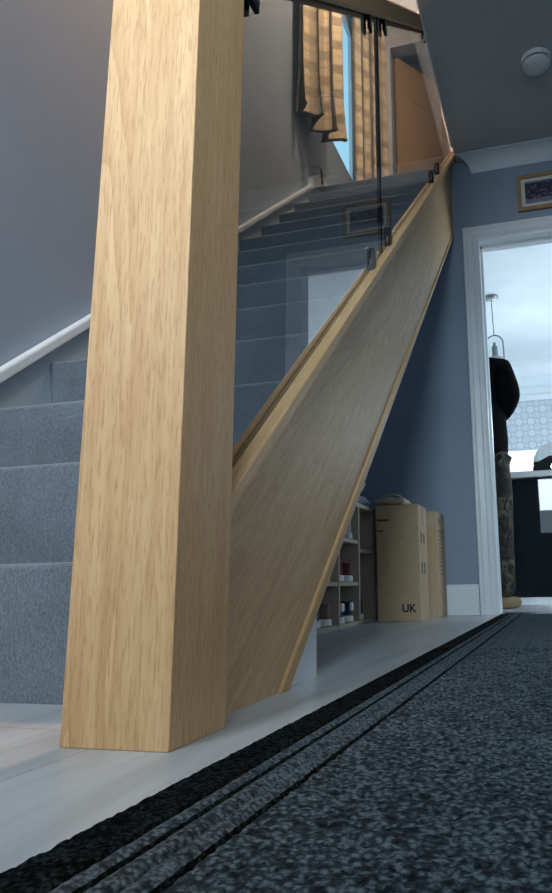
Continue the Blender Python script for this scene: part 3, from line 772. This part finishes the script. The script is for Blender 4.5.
curtain('shorter tartan curtain with dark gathered hem, beside the bright landing window', (-1.315,3.37), (-1.20,3.80), 3.04, 4.98, 3, .055, 11, 2.2)
curtain('long tartan curtain between the landing window and the oak door', (-1.335,4.56), (-1.13,4.89), 2.815, 4.98, 4, .026, 12, .6)
pl = thing('curtain_pole', 'curtain pole over the landing window', 'curtain pole', (-1.25,4.2,4.995))
bm = B(); tube(bm, [(-.06,-.85,0),(.03,.05,0),(.05,.70,0)], .012, 12); obj('pole', bm, m_oak_r, pl, smooth=True)
bm = B(); lathe(bm, [(0,-.02),(.018,-.012),(.022,0),(.018,.012),(0,.02)], (-.06,-.87,0), 16); obj('finial', bm, m_oak_r, pl, smooth=True)
# bead cord by the door frame
bc = thing('bead_cord', 'string of small white beads hanging by the landing door frame', 'cord', (-1.125,4.905,3.9))
bm = B(); tube(bm, [(0,0,.9),(0,0,-.40)], .0012, 6); obj('cord', bm, m_white, bc)
for k in range(6):
    bm = B(); lathe(bm, [(0,-.008),(.006,-.005),(.008,0),(.006,.005),(0,.008)], (0,0,-.075-.055*k), 12); obj('bead', bm, plain('pearl_bead', (.9,.9,.88), .2), bc, smooth=True)
# cable end at the top of the capping
bm = B(); tube(bm, [(-1.345,3.50,2.70),(-1.340,3.60,2.79),(-1.338,3.70,2.845),(-1.338,3.78,2.90),(-1.338,3.83,2.905),(-1.338,3.85,2.86),(-1.338,3.86,2.815)], [.002,.002,.0025,.003,.005,.008,.006], 8)
tag(obj('cable', bm, m_black, smooth=True), 'dark cable curling over the top end of the white stair capping', 'cable')

# ------------------------------------------------------------------ kitchen
IY = 4.85
isl = thing('kitchen_island', 'gloss black kitchen island with a pale stone worktop', 'island', (.5,IY,0))
m_gloss = NT('black_gloss'); m_gloss.col((.012,.016,.020)); m_gloss.set(Roughness=.015, IOR=1.42); m_gloss = m_gloss.m
bm = B(); box(bm,(-.95,.02,.87),(1.35,.70,.872)); box(bm,(-.95,.02,.05),(1.35,.70,.87),bev=.002); obj('cabinet', bm, m_gloss, isl)
bm = B()
for k in range(4): box(bm,(-.95+.575*k+.002,.0,.055),(-.95+.575*(k+1)-.002,.019,.850),bev=.0015)
obj('cabinet_door', bm, m_gloss, isl)
bm = B(); box(bm,(-.97,-.03,.884),(1.37,.74,.928),bev=.003); obj('worktop', bm, plain('pale_quartz', (.42,.44,.43), .3), isl)
bm = B(); box(bm,(-.94,.03,0),(1.34,.65,.05)); obj('plinth', bm, plain('brushed_plinth', (.62,.64,.66), .3, .6), isl)
ap = thing('countertop_grill', 'white and black rounded appliance standing on the island worktop', 'appliance', (.10,5.14,.928))
bm = B(); P = []
for k in range(13):
    a = PI*k/12; P.append((-.19*math.cos(a) if True else 0, .055+.15*max(0,math.sin(a))**.8))
prism(bm, [(-.195,.10)]+[(x,z+.04) for x,z in P][1:-1]+[(.195,.10)], 1, -.13, .13, bev=.008); obj('lid', bm, plain('white_enamel', (.62,.66,.66), .3), ap, smooth=True)
bm = B(); prism(bm, [(-.20,.0),(-.20,.055),(-.15,.10),(-.08,.135),(.08,.135),(.15,.10),(.20,.055),(.20,.0)], 1, -.135, -.1305); box(bm,(-.195,-.13,0),(.195,.13,.099),bev=.01); obj('body', bm, m_black, ap)
bm = B(); lathe(bm, [(0,0),(.016,0),(.016,.003),(0,.003)], (-.055,-.1355,.055), 16, M=Matrix.Rotation(PI/2,4,'X')); lathe(bm, [(0,0),(.013,0),(.013,.003),(0,.003)], (-.015,-.1355,.052), 16, M=Matrix.Rotation(PI/2,4,'X')); obj('dial', bm, m_chrome2, ap)

pd = thing('pendant_light', 'metal pendant lamp with round ceiling plate hanging over the kitchen island', 'pendant light', (-.363,5.43,KC-.02))
m_nick = plain('pewter', (.20,.21,.22), .35, .8)
bm = B(); lathe(bm, [(0,0),(.060,0),(.060,-.012),(.052,-.022),(.02,-.028),(0,-.028)], n=32); obj('ceiling_plate', bm, m_nick, pd, smooth=True)
bm = B(); tube(bm, [(0,0,-.028),(.006,0,-.35)], .004, 8); obj('stem', bm, m_nick, pd)
bm = B(); tube(bm, [(.006+.072*math.cos(a), 0, -.425+.075*math.sin(a)) for a in [PI*k/16 for k in range(17)]], .006, 8); tube(bm,[(.078,0,-.425),(.080,0,-.56)],.006,8); tube(bm,[(-.066,0,-.425),(-.068,0,-.56)],.006,8); obj('yoke', bm, m_nick, pd, smooth=True)
bm = B(); lathe(bm, [(0,-.41),(.012,-.415),(.014,-.44),(.024,-.45),(.026,-.53),(0,-.53)], (.006,0,0), 20); obj('lamp_holder', bm, m_nick, pd, smooth=True)
bm = B(); lathe(bm, [(.022,-.53),(.05,-.545),(.09,-.575),(.13,-.63),(.15,-.69),(.146,-.69),(.126,-.633),(.086,-.582),(.048,-.553),(.022,-.54)], (.006,0,0), 32); obj('shade', bm, plain('pewter_shade', (.30,.32,.34), .35, .6), pd, smooth=True)

# ------------------------------------------------------------------ the person in the kitchen
def skin(name, verts, edges, mat, parent, sub=2, root=0):
    me = bpy.data.meshes.new(name); me.from_pydata([v[:3] for v in verts], edges, []); o = bpy.data.objects.new(name, me); C.objects.link(o)
    md = o.modifiers.new('s','SKIN'); md.use_smooth_shade = True
    sv = me.skin_vertices[0].data
    for i, v in enumerate(verts):
        r = v[3] if len(v) < 5 else (v[3], v[4]); sv[i].radius = (r, r) if isinstance(r, (int, float)) else r
        sv[i].use_root = (i == root)
    sb = o.modifiers.new('u','SUBSURF'); sb.levels = sub; sb.render_levels = sub
    bpy.context.view_layer.update(); dg = bpy.context.evaluated_depsgraph_get()
    m2 = bpy.data.meshes.new_from_object(o.evaluated_get(dg)); m2.name = name; bpy.data.objects.remove(o)
    m2.materials.clear(); m2.materials.append(mat)
    for p in m2.polygons: p.use_smooth = True; p.material_index = 0
    r = bpy.data.objects.new(name, m2); C.objects.link(r); r.parent = parent; return r
pp = thing('person', 'person in a black coat and camouflage trousers standing beyond the doorway', 'person', (-.43,4.18,0), math.radians(-12)); pp.scale = (1.03,1.03,1.03)
m_skin = plain('skin', (.50,.30,.23), .5); m_coat = fabric('black_coat', (.002,.0025,.003), (.005,.006,.007), 150, 1., .3, .002, .0); m_coat.node_tree.nodes['Principled BSDF'].inputs['Specular IOR Level'].default_value = .05
# faces local +Y (away from the camera), right arm bent
V = [(0,0,.98,.10),(0,.0,1.14,.12),(0,.0,1.34,.15),(0,-.005,1.47,.10),(0,.0,1.53,.055),(0,.01,1.60,.055),(0,.02,1.68,.088),(0,.015,1.76,.095),(0,.01,1.83,.07),
     (.19,0,1.45,.055),(.215,-.03,1.24,.036),(.12,.20,1.20,.032),(.04,.27,1.22,.030),
     (-.19,0,1.45,.055),(-.25,.0,1.20,.042),(-.20,.20,1.10,.032),(-.19,.27,1.08,.030),
     (.10,0,.90,.085),(.115,.01,.50,.060),(.12,-.02,.10,.040),(.12,.05,.04,.035),(.12,.15,.03,.03),
     (-.10,0,.90,.085),(-.115,.01,.50,.060),(-.12,-.02,.10,.040),(-.12,.05,.04,.035),(-.12,.15,.03,.03)]
E_ = [(0,1),(1,2),(2,3),(3,4),(4,5),(5,6),(6,7),(7,8),(3,9),(9,10),(10,11),(11,12),(3,13),(13,14),(14,15),(15,16),(0,17),(17,18),(18,19),(19,20),(20,21),(0,22),(22,23),(23,24),(24,25),(25,26)]
body = skin('body', V, E_, m_skin, pp)
# face and hands joined into the continuous body
bm = B(); bm.from_mesh(body.data)
for s in (-1,1):
    hand = (.035, .285, 1.21) if s > 0 else (-.19, .285, 1.07)
    box(bm,(hand[0]-.036,hand[1]-.01,hand[2]-.014),(hand[0]+.036,hand[1]+.075,hand[2]+.014),bev=.010)
    for f, (dx, ln) in enumerate(((-.027,.062),(-.009,.074),(.009,.07),(.027,.056))):
        tube(bm, [(hand[0]+dx,hand[1]+.06,hand[2]),(hand[0]+dx,hand[1]+.075+ln*.45,hand[2]-.004),(hand[0]+dx,hand[1]+.075+ln*.75,hand[2]-.022),(hand[0]+dx,hand[1]+.075+ln*.85,hand[2]-.042)], [.009,.0088,.008,.006], 8)
    tube(bm, [(hand[0]-s*.030,hand[1]+.01,hand[2]),(hand[0]-s*.052,hand[1]+.035,hand[2]-.006),(hand[0]-s*.058,hand[1]+.062,hand[2]-.014)], [.012,.0105,.008], 8)
    lathe(bm, [(0,-.006),(.018,-.004),(.022,0),(.018,.004),(0,.006)], (s*.093,.01,1.72), 12, M=Matrix.Rotation(PI/2,4,'Y') @ Matrix.Scale(1.5,4,(1,0,0)))   # ears
    lathe(bm, [(0,-.012),(.010,-.006),(.012,0),(.010,.006),(0,.012)], (s*.032,.096,1.745), 12)       # eyes
tube(bm, [(0,.095,1.765),(0,.118,1.725),(0,.125,1.712),(0,.10,1.705)], [.008,.012,.015,.008], 10)      # nose
tube(bm, [(-.026,.098,1.675),(0,.108,1.675),(.026,.098,1.675)], [.004,.008,.004], 8)                   # mouth
for f in bm.faces: f.smooth = True
bm.to_mesh(body.data); bm.free()
# hair and cap
bm = B(); lathe(bm, [(.106,-.03),(.110,.0),(.104,.045),(.080,.085),(.04,.105),(0,.110)], (0,.0,1.775), 24, M=Matrix.Scale(1.08,4,(0,1,0)))
obj('hair', bm, fabric('dark_hair', (.008,.007,.010), (.03,.022,.03), 120, .8, .5), pp, smooth='all')
coat = [(0,0,.76,.235),(0,0,1.10,.215),(0,-.01,1.34,.20),(0,-.01,1.46,.14),(0,0,1.53,.075),(.19,-.01,1.43,.085),(.225,-.03,1.32,.080),(.235,-.03,1.24,.078),(.13,.16,1.20,.066),(.05,.25,1.22,.045),(-.19,-.01,1.44,.095),(-.262,-.02,1.32,.085),(-.285,-.01,1.225,.078),(-.22,.16,1.15,.060),(-.20,.25,1.10,.045)]
skin('coat', coat, [(0,1),(1,2),(2,3),(3,4),(3,5),(5,6),(6,7),(7,8),(8,9),(3,10),(10,11),(11,12),(12,13),(13,14)], m_coat, pp)
def camo():
    t = NT('camouflage'); v = t.coords(); n = t.noise(v, 11, 3, .6, 1.); n2 = t.noise(v, 17, 2, .5, 1.5)
    c = t.ramp(n, [(.40, (.008,.008,.008)), (.50, (.035,.030,.020)), (.60, (.095,.080,.055))]); c = t.mix(t.math('GREATER_THAN', n2, .58), c, (.008,.009,.008)); t.col(c); t.set(Roughness=.95); return t.m
skin('trousers', [(0,0,.97,.150),(.10,0,.86,.105),(.115,.0,.70,.11),(.12,.01,.48,.088),(.125,.0,.25,.082),(.125,0,.055,.078),(-.10,0,.86,.125),(-.115,.0,.70,.11),(-.12,.01,.48,.088),(-.125,.0,.25,.082),(-.125,0,.055,.078)],
     [(0,1),(1,2),(2,3),(3,4),(4,5),(0,6),(6,7),(7,8),(8,9),(9,10)], camo(), pp)
for s in (-1,1):
    bm = B(); pillow(bm, (0,.0,.036), (.085,.20,.066), seed=2, amp=.0); o = obj('boot', bm, plain('tan_suede', (.25,.17,.09), .8), pp, smooth='all', loc=(.13*s,.01,0))
    o.rotation_euler = (0,0,-s*.5)

# ------------------------------------------------------------------ lights
def area(name, loc, rot, sx, sy, power, col):
    l = bpy.data.lights.new(name, 'AREA'); l.shape = 'RECTANGLE'; l.size = sx; l.size_y = sy; l.energy = power; l.color = col
    o = bpy.data.objects.new(name, l); C.objects.link(o); o.location = loc; o.rotation_euler = rot; return o
LC = (.80,.91,1.)
def sky(name, loc, rz, tilt, sx, sy, power, col, spread):
    o = area(name, loc, (PI/2-math.radians(tilt), 0, rz), sx, sy, power, col); o.data.spread = math.radians(spread); return o
sky('front_window_daylight', (-.80,FY+.03,1.55), 0, 24, .6, 1.1, 17, LC, 76)
sky('front_door_daylight', (.15,FY+.03,1.50), 0, 17, .6, 1.1, 9.5, (.70,.87,1.), 56)
sky('side_window_daylight', (RX-.02,-.10,1.18), PI/2, 28, .8, 1.5, 2.6, LC, 95)
sky('kitchen_window_daylight', (.27,KY-.10,1.7), PI, 20, 1.8, .9, 26, (.72,.88,1.), 130)
sky('kitchen_side_fill', (KX1-.03,5.5,1.25), PI/2, 0, 1.8, 1.9, 62, (.72,.88,1.), 175)  # added fill from the unseen side: evens out far wall, person and island
area('landing_window_daylight', (LW+.03,4.5,4.15), (0,-PI/2,0), 1.3, .6, 12, (.55,.82,1.))
def point(name, loc, power, col, r=.08):
    l = bpy.data.lights.new(name, 'POINT'); l.energy = power; l.color = col; l.shadow_soft_size = r
    o = bpy.data.objects.new(name, l); C.objects.link(o); o.location = loc
point('landing_lamp', (-.62,3.1,4.80), 290, (1.,.67,.45))
w = bpy.data.worlds.new('World'); S.world = w; w.use_nodes = True
w.node_tree.nodes['Background'].inputs[0].default_value = (.55,.72,.95,1); w.node_tree.nodes['Background'].inputs[1].default_value = .4

# ------------------------------------------------------------------ camera
a, b, c = -.25097, .20299, -.01923
f_px, cx_px, H = 667.93, 377.51, .1603
ca, sa = math.cos(a), math.sin(a); cb, sb = math.cos(b), math.sin(b); cc, sc_ = math.cos(c), math.sin(c)
W = Matrix(((1,0,0),(0,0,-1),(0,1,0))); Ry = Matrix(((ca,0,-sa),(0,1,0),(sa,0,ca))); Rx = Matrix(((1,0,0),(0,cb,sb),(0,-sb,cb))); Rz = Matrix(((cc,-sc_,0),(sc_,cc,0),(0,0,1)))
Rw = Rz @ Rx @ Ry @ W                       # world -> camera (x right, y down, z forward)
Rb = Matrix(((1,0,0),(0,-1,0),(0,0,-1))) @ Rw
cam = bpy.data.cameras.new('camera'); co = bpy.data.objects.new('camera', cam); C.objects.link(co)
co.matrix_world = Matrix.Translation((0,0,H)) @ Rb.transposed().to_4x4()
cam.sensor_fit = 'VERTICAL'; cam.sensor_height = 36; cam.sensor_width = 36*552/893; cam.lens = f_px/893*36
cam.shift_x = -(cx_px-276)/893; cam.clip_start = .02; cam.clip_end = 60
S.camera = co
S.view_settings.view_transform = 'Standard'; S.view_settings.look = 'None'; S.view_settings.exposure = 0.0; S.view_settings.gamma = 1.0; S.view_settings.use_curve_mapping = False
